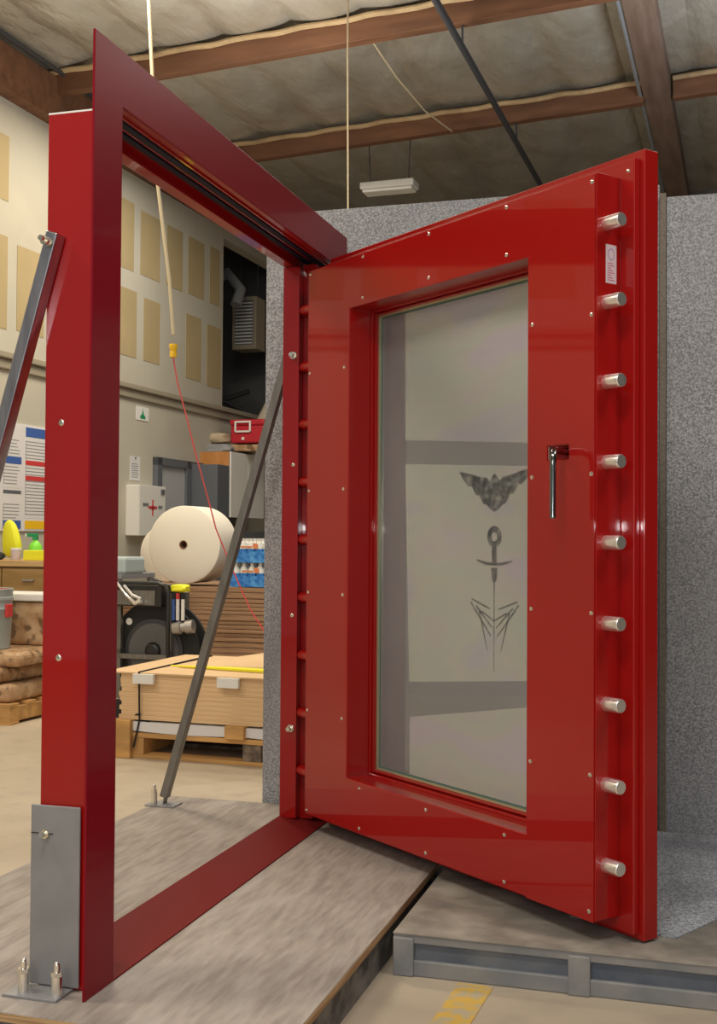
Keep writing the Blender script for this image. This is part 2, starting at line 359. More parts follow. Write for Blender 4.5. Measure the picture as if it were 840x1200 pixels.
# wall cabinet with orange end
t = empty('wall_cabinet', W(-5.62, 12.4, 1.35), BR)
MB().box(-.18, .17, -.45, .5, 0, .73).build('body', 'grey', t, bevel=.004)
MB().box(-.18, .17, -.47, -.45, .3, .73).build('end_panel', 'orange', t, bevel=.003)['label'] = 'orange end panel'
for k in (0, 1):
    dd = MB().box(.17, .19, -.45+.475*k+.004, .025+.475*k-.004, .0, .73).build('door', 'white', t, bevel=.003)
    MB().box(.19, .205, -.02+.08*k-.01, -.01+.08*k, .12, .22).build('handle', 'greymetal', dd)
tag(t, 'white wall cabinet with orange end panel below the red cooler', 'cabinet')
tag(MB().box(-5.79, -5.3, 12.0, 13.0, 0, 1.2).build('base_cabinet', 'greydark', rz=BR, bevel=.006), 'dark grey base cabinet below the white wall cabinet', 'cabinet')
# cooler
t = empty('cooler', W(-5.42, 12.5, 2.2), BR)
MB().box(-.17, .24, -.22, .22, 0, .2).build('body', 'coolred', t, bevel=.02, seg=3)
MB().box(-.18, .25, -.23, .23, .2, .27).build('lid', 'coolred', t, bevel=.02, seg=3)
h = MB(); h.bar((-.1,-.24,.24), (.08,-.24,.24), .012, .02); h.bar((-.1,-.24,.13), (-.1,-.24,.25), .012, .02, (1,0,0)); h.bar((.08,-.24,.13), (.08,-.24,.25), .012, .02, (1,0,0)); h.bar((-.1,-.24,.13), (.08,-.24,.13), .012, .02)
h.build('handle', 'white', t)
MB().cyl((-.01,-.235,.05), (-.01,-.22,.05), .018, n=12).build('drain_plug', 'white', t)
tag(t, 'red plastic cooler with white handle on top of the wall cabinet', 'cooler')
tag(MB().box(-.22, .16, -.2, .2, 0, .075).build('cardboard_tray', 'kraftwrap', loc=W(-5.4, 12.5, 2.11), rz=BR, bevel=.01), 'crumpled brown carton under the red cooler', 'carton')
def blob(name, m, loc, sx, sy, sz, seed, rz=BR):
    rnd = random.Random(seed); b = MB(); nu, nv = 18, 12; vs = []; fs = []
    for j in range(nv+1):
        for i in range(nu):
            th = PI*j/nv; ph = 2*PI*i/nu
            q = lambda v: math.copysign(abs(v)**.6, v)
            rr = 1+.10*math.sin(3*ph+seed)+.08*math.sin(5*th+2*ph+seed*2)
            vs.append((sx*q(math.sin(th)*math.cos(ph))*rr, sy*q(math.sin(th)*math.sin(ph))*rr, sz*(1+q(math.cos(th)))))
    for j in range(nv):
        for i in range(nu): fs.append((j*nu+i, j*nu+(i+1)%nu, (j+1)*nu+(i+1)%nu, (j+1)*nu+i))
    b.add(vs, fs); return b.build(name, m, loc=loc, rz=rz, smooth=True)
tag(blob('folded_cloth', 'cloth', W(-5.72, 12.25, 2.08), .17, .15, .055, 3), 'grey folded cloth heaped on the wall cabinet left of the cooler', 'cloth')
tag(blob('paper_bag', 'beigecloth', W(-5.74, 12.3, 2.2), .13, .12, .06, 5), 'beige bag on top of the grey folded cloth', 'bag')
# loft contents
t = empty('louvred_heater', W(-6.15, 13.9, 3.55), BR)
MB().box(-.17, .17, 0, .3, 0, .68).build('housing', 'trim', t, bevel=.01)
lv = MB()
for k in range(13): lv.box(-.12, .12, -.015, 0, .07+k*.043, .085+k*.043)
lv.build('louvre', 'white', t)
MB().box(-.125, .125, -.006, .0, .06, .63).build('grille_back', 'greydark', t)
for sx in (-.12,.12): MB().cyl((sx,.15,.68),(sx,.15,1.55),.01,n=6).build('hanger','pipe',t)
tag(t, 'beige louvred heater hanging in the dark loft opening', 'heater')
g = MB()
g.tube([(-6.7,13.6,4.3),(-6.2,13.5,4.45),(-5.98,13.4,4.2),(-6.0,13.3,4.0)], .07, 12)
tag(g.build('duct_elbow', 'grey', rz=BR, smooth=True), 'grey duct elbow above the louvred heater in the loft', 'duct')
g = MB()
for k, (a, b) in enumerate((((-6.4,12.8,2.64),(-5.9,13.5,2.95)), ((-6.5,12.7,2.7),(-5.9,13.3,2.7)))): g.tube([a, ((a[0]+b[0])/2, (a[1]+b[1])/2, a[2]+.15), b], .03, 8)
tag(g.build('hose_bundle', 'black', rz=BR, smooth=True), 'black hose bundle lying on the loft floor edge', 'hose')
g = MB(); g.cyl((-5.66, 12.85, 2.09), (-5.55, 13.35, 2.75), .07, n=16)
tag(g.build('cardboard_tube', 'pinktube', rz=BR, smooth=True), 'pale cardboard tube leaning right above the red cooler', 'tube')
# wall papers and boxes
t = empty('first_aid_cabinet', W(-5.8, 10.55, 1.14), BR)
MB().box(0, .14, -.27, .27, 0, .5).build('body', 'white', t, bevel=.008)
dd = MB().box(.14, .155, -.27, .27, 0, .5).build('door', 'fixture', t, bevel=.004)
c = MB(); c.box(.155, .158, -.012, .012, .2, .36); c.box(.155, .158, -.09, .09, .27, .295); c.poly([(-.05,.28),(0,.25),(.05,.28),(0,.31)], .155, .158, 'yz'); c.build('red_cross', 'redink', dd)
c = MB()
for k in range(4): c.box(.155, .157, -.2+.03*k, -.18+.03*k, .29, .325)
c.box(.155, .1565, -.2, -.09, .303, .309)
c.build('lettering', 'greydark', dd)
c = MB()
for k in range(3): c.box(.155, .157, .12+.03*k, .14+.03*k, .27, .305)
c.box(.155, .1565, .12, .2, .285, .29)
c.build('lettering', 'greydark', dd)
MB().box(.155, .165, .17, .24, .42, .47).build('latch', 'greydark', dd)
tag(t, 'white first aid cabinet with red cross on the beige wall', 'first aid cabinet')
t = empty('paper_notice', W(-5.8, 10.46, 1.69), BR)
MB().box(.0, .004, -.1, .1, 0, .24).build('sheet', 'paper', t)
c = MB()
for k in range(7): c.box(.004, .0052, -.075, .05+.02*(k%2), .03+.022*k, .036+.022*k)
c.build('printed_lines', 'grey', t); MB().cyl((.004,0,.225),(.012,0,.225),.008,n=8).build('pin','black',t)
tag(t, 'white paper notice pinned above the first aid cabinet', 'notice')
t = empty('exit_pictogram_sign', W(-5.8, 10.6, 2.3), BR)
MB().box(0, .006, -.13, .13, 0, .14).build('plate', 'white', t, bevel=.002)
c = MB(); c.poly([(-.05,.02),(.05,.02),(.05,.05),(.02,.06),(0,.12),(-.02,.06),(-.05,.05)], .006, .008, 'yz'); c.build('pictogram', 'greendark', t)
tag(t, 'small white sign with green figure high on the beige wall', 'sign')
# notice board with posters, left
t = empty('notice_board', W(-5.8, 8.4, 1.17), BR)
MB().box(0, .015, -.85, .6, 0, .9).build('board', 'paper', t, bevel=.002)
posters = [(-.84,-.43,.02,.88,[('blueink',.86,.9),('redink',.5,.54),('blueink',.28,.32)]), (-.40,-.19,.02,.88,[('blueink',.6,.66),('redink',.27,.31)]),
  (-.16,.11,.36,.88,[('blueink',.56,.62)]), (-.16,.11,.02,.34,[('greydark',.31,.34),('blueink',.02,.09)]), (.15,.59,.11,.88,[('blueink',.8,.88),('redink',.56,.6),('redink',.43,.47)]), (.15,.59,.01,.10,[('yellow',.02,.09)])]
for y0, y1, z0, z1, heads in posters:
    po = MB().box(.015, .0165, y0, y1, z0, z1).build('poster', 'paper', t)
    for mm, h0, h1 in heads: MB().box(.0165, .018, y0+.01, y1-.01, max(h0, z0), min(h1, z1)).build('heading', mm, po)
    if z1-z0 > .2:
        ln = MB(); ln.box(.0165, .0172, y0+.01, y0+.016, z0+.03, z1-.12)
        k = z0+.03
        while k < z1-.12: ln.box(.0165, .0172, y0+.01, y1-.02-random.random()*.06, k, k+.007); k += .028
        ln.build('printed_lines', 'grey', po)
tag(t, 'large board of printed posters on the wall above the workbench', 'notice board')

# ================================================================= LEFT BACKGROUND
def strap(m, pts, r=.004): m.tube(pts, r, 6)
t = empty('workbench', W(-5.35, 7.8, 0), BR)
MB().box(-.4, .62, -.35, .35, .905, .95).build('worktop', 'bench', t, bevel=.004)
for k in (0, 1):
    dr = MB().box(-.38+.5*k, .11+.5*k, -.34, -.32, .72, .89).build('drawer', 'benchdark', t, bevel=.004)
    MB().box(-.2+.5*k, -.1+.5*k, -.355, -.34, .8, .815).build('handle', 'greymetal', dr)
MB().box(-.36, .6, -.32, .32, .70, .9).build('drawer_case', 'benchdark', t)
for sx in (-.34, .56):
    for sy in (-.29, .29): MB().box(sx-.035, sx+.035, sy-.035, sy+.035, 0, .7).build('leg', 'bench', t, bevel=.003)
MB().box(-.37, .59, -.32, .32, .25, .28).build('shelf', 'bench', t)
tag(t, 'pale timber workbench with drawers below the notice board', 'workbench')
# things on the bench
g = MB(); pts = []
g.add([(-.12,0,0),(.1,-.04,0),(.12,.05,0),(-.1,.06,0),(-.1,0,.30),(.0,-.03,.33),(.02,.05,.33),(-.09,.05,.3),(-.1,-.02,.15),(.07,-.06,.16),(.09,.06,.16),(-.1,.07,.15)],
      [(0,3,2,1),(0,1,9,8),(1,2,10,9),(2,3,11,10),(3,0,8,11),(8,9,5,4),(9,10,6,5),(10,11,7,6),(11,8,4,7),(4,5,6,7)])
tag(g.build('safety_vest', 'hivis', loc=W(-5.33, 7.72, .95), rz=BR, smooth=True), 'neon yellow vest hanging bunched over the bench corner', 'vest')
md = bpy.data.objects['safety_vest'].modifiers.new('soft', 'SUBSURF'); md.levels = md.render_levels = 2
tag(blob('black_glove', 'black', W(-5.36, 7.56, .95), .07, .06, .03, 9), 'black glove lying on the workbench beside the white tub', 'glove')
t = empty('spray_bottle', W(-5.12, 7.72, .95), BR)
MB().lathe((0,0,0), (0,0,1), [(0,.045),(.01,.05),(.1,.05),(.13,.035),(.145,.016),(.15,.016)], 16).build('body', 'green', t, smooth=True)
g = MB(); g.box(-.015,.015,-.02,.02,.15,.19); g.box(-.07,.02,-.012,.012,.175,.2); g.build('spray_head', 'greendark', t, bevel=.003)
MB().box(-.085,-.07,-.01,.01,.177,.198).build('nozzle', 'white', t)
tag(t, 'lime green spray bottle with dark green trigger on the workbench', 'spray bottle')
t = empty('tub', W(-5.18, 7.56, .95), BR)
MB().lathe((0,0,0), (0,0,1), [(0,.036),(.005,.038),(.075,.038)], 18).build('body', 'sticker', t, smooth=True)
MB().lathe((0,0,.075), (0,0,1), [(0,.04),(.014,.04),(.016,.036)], 18).build('lid', 'white', t, smooth=True)
tag(t, 'small white tub on the workbench', 'tub')
g = MB(); g.box(-.1, .09, -.05, .05, 0, .075)
tag(g.build('yellow_box', 'hivis', loc=W(-5.0, 7.58, .95), rz=BR, bevel=.006), 'neon yellow box on the workbench below the spray bottle', 'box')
# wrapped cartons on pallet, bucket
t = empty('timber_pallet', W(-4.72, 6.45, 0), BR)
def pallet_parts(t, L, Wd, wood='palletwood', blockm='palletwood', z=.125):
    for k in range(5): MB().box(-L/2, L/2, -Wd/2+k*(Wd-.09)/4, -Wd/2+k*(Wd-.09)/4+.09, z-.02, z).build('deck_board', wood, t, bevel=.002)
    for k in range(3):
        x = -L/2+.05+k*(L-.1)/2
        MB().box(x-.045, x+.045, -Wd/2, Wd/2, .018, z-.02).build('stringer', blockm, t, bevel=.003)
    for k in range(3):
        y = -Wd/2+k*(Wd-.09)/2; MB().box(-L/2, L/2, y, y+.09, 0, .018).build('base_board', wood, t, bevel=.002)
pallet_parts(t, 1.1, .8)
tag(t, 'yellowish timber pallet under the wrapped brown packages at left', 'pallet')
ys = [(-4.72,6.44,.0,.125,1.04,.74,.11,0.02),(-4.75,6.42,.0,.235,.98,.72,.1,-.06),(-4.68,6.46,.0,.335,1.0,.7,.09,.04)]
for k, (x, y, _, z, a, b, h, rz) in enumerate(ys):
    g = MB(); g.box(-a/2, a/2, -b/2, b/2, 0, h)
    o = g.build('wrapped_package', 'kraftwrap', loc=W(x, y, z), rz=BR+rz, bevel=.035, seg=3)
    tag(o, ['flat brown film wrapped package at the bottom of the stack on the pallet', 'flat brown film wrapped package in the middle of the stack', 'flat brown film wrapped package directly under the grey pail'][k], 'package', 'wrapped packages on the left pallet')
g = MB(); g.box(-.3, .16, -.13, .13, 0, .28)
tag(g.build('wrapped_package', 'kraftwrap', loc=W(-4.42, 6.7, .425), rz=BR, bevel=.03, seg=3), 'upright brown wrapped package behind the grey pail', 'package')
g = MB(); g.box(-.34, .16, -.16, .14, 0, .05)
tag(g.build('white_board_offcut', 'white', loc=W(-4.4, 6.72, .71), rz=BR, bevel=.01), 'white board lying on the upright brown package', 'board')
t = empty('paint_pail', W(-4.52, 6.3, .427), BR)
R_ = .15
MB().lathe((0,0,0), (0,0,1), [(0,.135),(.004,.14),(.24,.15),(.25,.156),(.26,.15),(.30,.151),(.305,.158),(.32,.158),(.325,.152),(.36,.154),(.372,.158),(.375,.155),(.372,.148),(.1,.135),(.09,.01)], 32).build('body', 'bucket', t, smooth=True)
MB().lathe((0,0,.28), (0,0,1), [(0,.05),(.001,.146),(.085,.149),(.09,.1462),(.01,.143),(.005,.01)], 32).build('lining', 'bucketred', t, smooth=True)
MB().tube([(.15*math.cos(a), -.01-.15*abs(math.sin(a))-.004, .27-.12*math.sin(a)) for a in [PI*k/16 for k in range(17)]], .004, 6).build('bail', 'greymetal', t, smooth=True)
MB().box(.145,.165,-.03,.03,.2,.28).build('ear_patch', 'redink', t, bevel=.004)
c = MB()
for k in range(9):
    a = -PI/2-.35+k*.07; c.box(-.006,.006,-.004,0,.13,.15, Matrix.Translation((.1475*math.cos(a),.1475*math.sin(a),0))@Matrix.Rotation(a+PI/2,4,'Z'))
c.build('red_label', 'redink', t)
tag(t, 'grey metal pail with orange red lining on the wrapped packages', 'pail')
# cardboard pile in front (pale)
PX, PY = -2.45, 5.4
t = empty('timber_pallet', W(PX, PY+.42, 0), BR)
L_, Wd_ = 1.35, .84
for k in range(5): MB().box(-.58, .7, -Wd_/2+k*(Wd_-.1)/4, -Wd_/2+k*(Wd_-.1)/4+.1, .105, .13).build('deck_board', 'palletwood', t, bevel=.002)
for x in (-.53, 0.12, .63): MB().box(x-.05, x+.05, -Wd_/2+.005, Wd_/2, .02, .105).build('stringer', 'palletold' if x == .12 else 'palletwood', t, bevel=.003)
for k in range(3):
    y = -Wd_/2+k*(Wd_-.1)/2; MB().box(-.58, .7, y, y+.1, 0, .02).build('base_board', 'palletold' if k else 'palletwood', t, bevel=.002)
tag(t, 'timber pallet under the pale cardboard sheets and white paper', 'pallet')
g = MB()   # white paper sagging between runners
vs = []; fs = []
for i in range(41):
    x = -.56+1.24*i/40; s_ = .03*abs(math.sin(PI*(i/20.)))
    for (y, z) in ((-.42,.14),(.4,.14),(.4,.185),(-.42,.185)): vs.append((x, y, z-(s_*.3 if z<.15 else 0)))
for i in range(40):
    for k in range(4): fs.append((i*4+k, i*4+(k+1)%4, i*4+4+(k+1)%4, i*4+4+k))
fs += [(0,1,2,3), (160,163,162,161)]
tag(g.add(vs, fs).build('white_paper_stack', 'paper', loc=W(PX, PY+.42, 0), rz=BR), 'sagging white paper sheets between pallet and cardboard', 'paper')
for x, l in ((-.6, 'orange timber block under the near left corner of the cardboard pile'), (.03, 'orange timber block under the middle of the cardboard pile')):
    tag(MB().box(x-.045, x+.06, -.44, -.36, .13 if x > -.5 else .0, .195).build('timber_block', 'palletwood', loc=W(PX, PY+.41, .0), rz=BR, bevel=.004), l, 'timber block', 'timber blocks under the cardboard pile')
hh = .0; z = .195; nl = 10
for k in range(nl):
    a = random.uniform(-.008, .008); th = .0235
    g = MB(); g.box(-.62+a, .75, -.42+random.uniform(-.003,.003), .42, 0, th-.0006)
    o = g.build('cardboard_bundle', 'kraft', loc=W(PX, PY+.43, z), rz=BR); z += th
    tag(o, 'thin bundle of pale cardboard sheets in the low pile on the pallet', 'cardboard', 'pale cardboard bundles in the low pile')
g = MB(); g.box(-.7, .75, -.44, .48, 0, .008)
tag(g.build('cardboard_sheet', 'krafttop', loc=W(PX, PY+.43, z), rz=BR, bevel=.001), 'wide cardboard sheet covering the low pale pile', 'cardboard sheet')
ztop = z+.008
g = MB(); g.add([(-.42,-.16,0),(.8,-.3,0),(.8,.5,.0),(-.3,.46,0),(-.42,-.16,.012),(.2,-.22,.03),(.8,-.3,.012),(.8,.5,.05),(.1,.5,.075),(-.3,.46,.012)],
      [(0,3,2,1),(0,1,6,5,4),(1,2,7,6),(2,3,9,8,7),(3,0,4,9),(4,5,8,9),(5,6,7,8)])
tag(g.build('folded_cardboard', 'krafttop', loc=W(PX, PY+.43, ztop), rz=BR), 'loosely folded cardboard with yellow band on top of the low pile', 'folded cardboard')
g = MB(); g.tube([(-.46,-.17,.01),(-.1,-.215,.012),(.2,-.26,.014),(.8,-.32,.01)], [.004,.011,.012,.01], 6)
tag(g.build('yellow_strap', 'hivis', loc=W(PX, PY+.43, ztop), rz=BR), 'yellow strap along the front of the folded cardboard', 'strap')
g = MB(); xx = -.5
g.tube([(xx,-.445,.245),(xx,-.435,.0),(xx-.03,-.44,-.14)], .005, 6); g.tube([(xx,-.445,.245),(xx,.42,.25)], .005, 6); g.tube([(xx,-.43,.03),(xx-.13,-.38,.0),(xx+.05,-.42,-.01)], .006, 6)
tag(g.build('black_strap', 'black', loc=W(PX, PY+.43, .195), rz=BR), 'black strap around the left end of the pale pile', 'strap')
for x, l in ((-.47, 'white edge guard on the front left of the pale pile'), (.0, 'white edge guard on the front middle of the pale pile')):
    g = MB(); g.box(x-.055, x+.06, -.455, -.43, -.045, 0); g.box(x-.055, x+.06, -.455, -.40, 0, .003)
    tag(g.build('edge_guard', 'white', loc=W(PX, PY+.42, z-.001), rz=BR), l, 'edge guard', 'edge guards on the pale pile')
# brown cardboard stack behind
z = 0.13; k = 0
t = empty('timber_pallet', W(-3.75, 8.9, 0), BR); pallet_parts(t, 1.7, 1.2, z=.13)
tag(t, 'timber pallet under the tall brown cardboard stack behind the cart', 'pallet')
while z < .745:
    th = random.choice((.03, .035, .04, .045)); th = min(th, .752-z)
    g = MB(); g.box(-.95+random.uniform(-.02,.02), .9, -.62+random.uniform(-.012,.012), .6, 0, th-.003)
    tag(g.build('cardboard_bundle', 'kraftdark', loc=W(-3.75, 8.88, z), rz=BR, bevel=.003), 'thin layer of brown flattened cartons in the tall stack', 'cardboard', 'brown carton layers in the tall stack'); z += th
# foam rolls
def roll(x, y, z, R, L_, rz, lbl):
    t = empty('foam_roll', W(x, y, z), BR+rz)
    g = MB(); g.lathe((0,0,0), (0,1,0), [(0,.035),(0,.05),(.001,R-.012),(.01,R),(L_-.01,R),(L_,R-.01),(L_,.035),(0,.035)], 64, False); 
    o = g.build('sheet_winding', 'foam', t, smooth=True)
    g = MB(); n = 24
    g.lathe((0,-.004,0), (0,1,0), [(0,.029),(0,.035),(L_,.035),(L_,.029),(0,.029)], n, False)
    g.build('core_tube', 'kraftdark', t, smooth=True)
    tag(t, lbl, 'foam roll', 'white foam rolls on the brown stack'); return t
roll(-4.18, 8.32, 1.07, .305, .36, 0.02, 'large roll of white foam sheet standing on the brown cardboard stack')
roll(-4.65, 8.93, .993, .24, .36, .04, 'smaller white foam roll half hidden behind the large roll')
# water packs
def water(x, y, z, lbl):
    t = empty('water_pack', W(x, y, z), BR)
    nx, ny, r = 5, 3, .0335
    proto = MB().lathe((0,0,0), (0,0,1), [(0,.026),(.01,r),(.05,r),(.06,r*.95),(.07,r),(.105,r),(.106,r),(.135,r*.95),(.16,.016),(.167,.014),(.168,.0145),(.185,.0145)], 12).build('bottle', 'waterblue', t, smooth=True)
    proto.data.materials.append(M['waterclear']); proto.data.materials.append(M['white'])
    for p in proto.data.polygons: p.material_index = 0 if p.center.z < .104 else (1 if p.center.z < .1675 else 2)
    for i in range(nx):
        for j in range(ny):
            px, py = (i-(nx-1)/2)*2*r, (j-(ny-1)/2)*2*r
            o = proto if i+j == 0 else dup(proto, (0,0,0))
            o.location = (px, py, 0)
    hx, hy = nx*r+.003, ny*r+.003
    w_ = MB(); w_.box(-hx, hx, -hy-.002, -hy, .0, .085); w_.build('film_band', 'waterblue', t, bevel=.001)
    w_ = MB(); w_.cyl((.05,-hy-.002,.128), (.05,-hy-.006,.128), .022, n=20); w_.box(-.07, .02, -hy-.004, -hy-.002, .115, .127); w_.build('brand_mark', 'logo', t)
    tag(t, lbl, 'water pack', 'packs of bottled water on the brown stack'); return t
water(-3.60, 8.4, .752, 'blue and clear pack of bottled water, lower of the two right of the foam roll')
water(-3.61, 8.4, .938, 'blue and clear pack of bottled water, upper of the two right of the foam roll')
water(-3.22, 8.42, .752, 'pack of bottled water half behind the grey felt edge, lower')
water(-3.22, 8.42, .938, 'pack of bottled water half behind the grey felt edge, upper')
tag(MB().box(-.2,.22,-.15,.15,0,.12).build('plastic_tote','tealtote',loc=W(-4.42,7.6,.865),rz=BR,bevel=.02), 'pale blue plastic tote behind the strapping cart', 'tote')
t = empty('utility_table', W(-4.32, 7.65, 0), BR)
MB().box(-.35,.12,-.25,.25,.83,.865).build('tabletop','grey',t,bevel=.003)
for sx in (-.32,.09):
    for sy in (-.22,.22): MB().box(sx-.015,sx+.015,sy-.015,sy+.015,0,.83).build('leg','grey',t)
tag(t, 'grey utility table behind the strapping cart', 'table')

# strapping cart with black reel
t = empty('strapping_cart', W(-3.52, 6.68, 0), BR)
reel = MB().lathe((0,-.06,.42), (0,1,0), [(0,.30),(.0,.305),(.012,.31),(.02,.305),(.03,.2),(.11,.2),(.12,.305),(.13,.31),(.142,.30)], 48).build('reel', 'black', t, smooth=True)
MB().lathe((0,-.072,.42), (0,1,0), [(0,.18),(.002,.2),(.012,.2),(.02,.19)], 40).build('reel_ring', 'pipe', reel, smooth=True)
MB().lathe((0,-.078,.42), (0,1,0), [(0,.17),(.01,.175)], 40).build('reel_disc', 'darkwall', reel, smooth=True)
MB().lathe((0,-.10,.42), (0,1,0), [(0,.03),(.01,.05),(.02,.055),(.03,.055)], 24).build('hub', 'blackmetal', reel, smooth=True)
g = MB()
for a in (.62, 2.35, 4.2): g.cyl((.25*math.cos(a), -.063, .42+.25*math.sin(a)), (.25*math.cos(a), -.068, .42+.25*math.sin(a)), .022, n=14)
g.build('reflector', 'white', reel)
fr = MB()
for sx in (-.22, .13):
    fr.box(sx-.014, sx+.014, -.12, -.09, .12, .78); fr.box(sx-.014, sx+.014, .1, .13, .12, .78); fr.box(sx-.014, sx+.014, -.12, .13, .4, .43)
fr.box(-.22, .13, -.12, -.09, .37, .4)
fr.build('frame', 'steel_dark', t, bevel=.002)
MB().box(-.3,.1,-.17,.14,.7,.83).build('tray', 'blackmetal', t, bevel=.008)
MB().box(-.26,.06,-.175,-.168,.71,.8).build('tray_front', 'steel_dark', t)
hd = MB(); hd.tube([(-.3,-.17,.845),(.08,-.17,.845),(.13,-.17,.83),(.15,-.17,.79),(.15,-.17,.5),(.14,-.14,.12)], .013, 10)
hd.build('handle_tube', 'blackmetal', t, smooth=True)
for sx in (-.2,.12): MB().lathe((sx,-.14,.06),(0,1,0),[(0,.03),(0,.06),(.03,.06),(.03,.03)],20).build('caster','black',t,smooth=True)
tag(t, 'black strapping cart with large reel behind the pale cardboard', 'strapping cart')
cx = lambda x, y, z: W(-3.52+x, 6.68+y, z)
g = MB(); g.tube([(-.28,-.18,.1),(-.2,-.19,.11),(-.12,-.2,.03),(-.06,-.2,-.02),(-.02,-.2,.0)], [.008,.009,.009,.014,.02], 8); g.tube([(-.14,-.2,.09),(-.08,-.2,.03),(-.02,-.2,.01)], .009, 8)
tag(g.build('strap_tensioner', 'chrome', loc=cx(.0,0,.74), rz=BR, smooth=True), 'shiny metal strap tensioner hanging on the cart tray', 'tool')
tag(blob('yellow_glove', 'hivis', cx(.2,-.1,.79), .055, .05, .025, 4), 'neon yellow glove on the right end of the cart', 'glove')
for k, (dx, mm, l) in enumerate(((0,'paper','pale marker with red cap hanging on the cart side'),(.035,'white','white marker hanging at the far right of the cart side'),(-.03,'blueink','dark blue marker hanging beside the cart tube'))):
    tt = empty('marker', cx(.2+dx,-.14,.62), BR)
    MB().cyl((0,0,0),(0,0,.13),.011,n=10).build('barrel', mm, tt); MB().cyl((0,0,.13),(0,0,.165),.012,n=10).build('cap', 'redink' if k==0 else 'black', tt)
    tag(tt, l, 'marker', 'markers on the cart')
g = MB(); g.lathe((-.06,0,0),(1,.15,.12),[(0,.02),(.0,.035),(.05,.04),(.055,.03),(.08,.03),(.085,.042),(.13,.042),(.14,.02)],18)
tag(g.build('strap_sealer', 'greymetal', loc=cx(.24,-.16,.57), rz=BR, smooth=True), 'grey round metal crimper on the right side of the cart', 'tool')
g = MB(); g.box(-.03,.03,-.03,.03,0,.82)
tag(g.build('yellow_level', 'yellow', loc=W(-3.88,6.62,.0), rz=BR, bevel=.004), 'yellow upright tool behind the red frame at cart left', 'tool')

# ================================================================= PLATFORM, PALLET, FELT
t = empty('plywood_platform', (-1.43, 3.26, 0))
MB().box(-.61, .612, -1.024, 1.02, .098, PT).build('top_sheet', 'plydeck', t, bevel=.001)
MB().box(-.609, .6135, -1.0255, 1.018, .09, .1075).build('sheet_edge', 'plyedge', t)
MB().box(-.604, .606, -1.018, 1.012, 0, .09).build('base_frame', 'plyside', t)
tag(t, 'low grey brown plywood platform carrying the red door frame', 'platform')
t = empty('plastic_pallet', (0.42, 3.65, 0))
x0, x1, y0, y1 = -1.205, 1.2, -.66, .62
MB().box(x0, x1, y0, y1, .085, PT-.003).build('deck', 'palletrim', t, bevel=.003)
MB().box(x0, x1, y0+.012, y0+.04, .04, .085).build('side_panel', 'palletblue', t)
MB().box(x0+.03, x1-.03, y0+.05, y1, .02, .085).build('core', 'palletblue', t)
MB().box(x0, x1, y0+.002, y1, 0, .042).build('bottom_runner', 'palletrim', t, bevel=.004)
for px in (-1.17, -.72, .0, .6):
    g = MB(); g.box(px-.035+ (0 if px>-1 else 0), px+.02, y0-.006, y0+.05, .0, .1); g.build('post', 'palletrim', t, bevel=.004)
tag(t, 'dusty blue grey plastic pallet below the free end of the red door', 'pallet')
o = MB().box(x0, x1, y0-.004, .61, 0, .004).build('board_sheet', 'palletdeck', loc=(.42, 3.65, PT-.003), bevel=.001)
tag(o, 'dusty brown board lying on the plastic pallet', 'board')
# felt panels
t = MB().box(-1.66, -.166, 4.305, 4.345, .0, 2.40).build('felt_panel', 'felt', bevel=.003)
tag(t, 'tall grey felt covered panel standing behind the door glass', 'panel')
t = MB().box(-.164, -.143, 4.275, 4.304, 0, 2.36).build('edge_strip', 'felt_edge')
tag(t, 'narrow brown strip between the two grey felt panels', 'strip')
t = MB().box(-.142, 1.3, 4.285, 4.325, .0, 2.348).build('felt_panel', 'felt', bevel=.003)
tag(t, 'tall grey felt covered panel right of the red door', 'panel')
g = MB(); g.poly([(-.36, 3.25), (-.08, 3.15), (.35, 3.95), (1.3, 3.98), (1.3, 4.28), (-.36, 4.28)], 0, .003, 'xz')
for i, v in enumerate(g.v): g.v[i] = (v[0], v[2], v[1])
g.f = [tuple(reversed(f)) for f in g.f]
tag(g.build('carpet_offcut', 'felt_floor', loc=(0, 0, PT+.0015)), 'blue grey carpet offcut on the board at the foot of the right panel', 'carpet')
# yellow floor line
g = MB(); g.add([(-.66,2.2,0),(-.57,2.2,0),(-.52,3.2,0),(-.61,3.2,0),(-.66,2.2,.002),(-.57,2.2,.002),(-.52,3.2,.002),(-.61,3.2,.002)], [(0,3,2,1),(4,5,6,7),(0,1,5,4),(1,2,6,5),(2,3,7,6),(3,0,4,7)])
g.build('trim_4', 'yellowline', loc=(.0,-.22,0))['kind'] = 'structure'

# ================================================================= DOOR FRAME
XF = -1.3127; Y0F, Y1F = 2.3335, 4.2513; ZT = 2.27; CI = .132; TH = .006
FX, FY = XF, (Y0F+Y1F)/2
t = empty('vault_door_frame', (FX, FY, PT))
a0, a1 = Y0F-FY, Y1F-FY; zt = ZT-PT
def fb(x0, x1, y0, y1, z0, z1, name, m, bev=.0015):
    return MB().box(x0-FX, x1-FX, y0-FY, y1-FY, z0-PT, z1-PT).build(name, m, frame, bevel=bev)
frame = t
g = MB()   # n-shaped flange
pts = [(a0,0),(a0+CI,0),(a0+CI,zt-CI),(a1-CI,zt-CI),(a1-CI,0),(a1,0),(a1,zt),(a0,zt)]
g.poly(pts, -TH, 0, 'yz'); g.build('flange', 'red_shaded', t, bevel=.0012)
JX = -1.463
YN = 2.3905; YFo = 4.194
fb(JX, XF-TH, YN, 2.4655, PT+.001, 2.108, 'jamb', 'red')
fb(JX, -1.385, 2.4655, 2.51, PT+.001, 2.104, 'jamb_stop', 'red')
fb(JX, XF-TH, 4.119, YFo, PT+.001, 2.108, 'jamb', 'red')
fb(JX, -1.402, 3.965, 4.119, PT+.028, 2.104, 'jamb_stop', 'red')
fb(-1.402, -1.352, 4.008, 4.119, PT+.02, 2.12, 'jamb_stop', 'red')
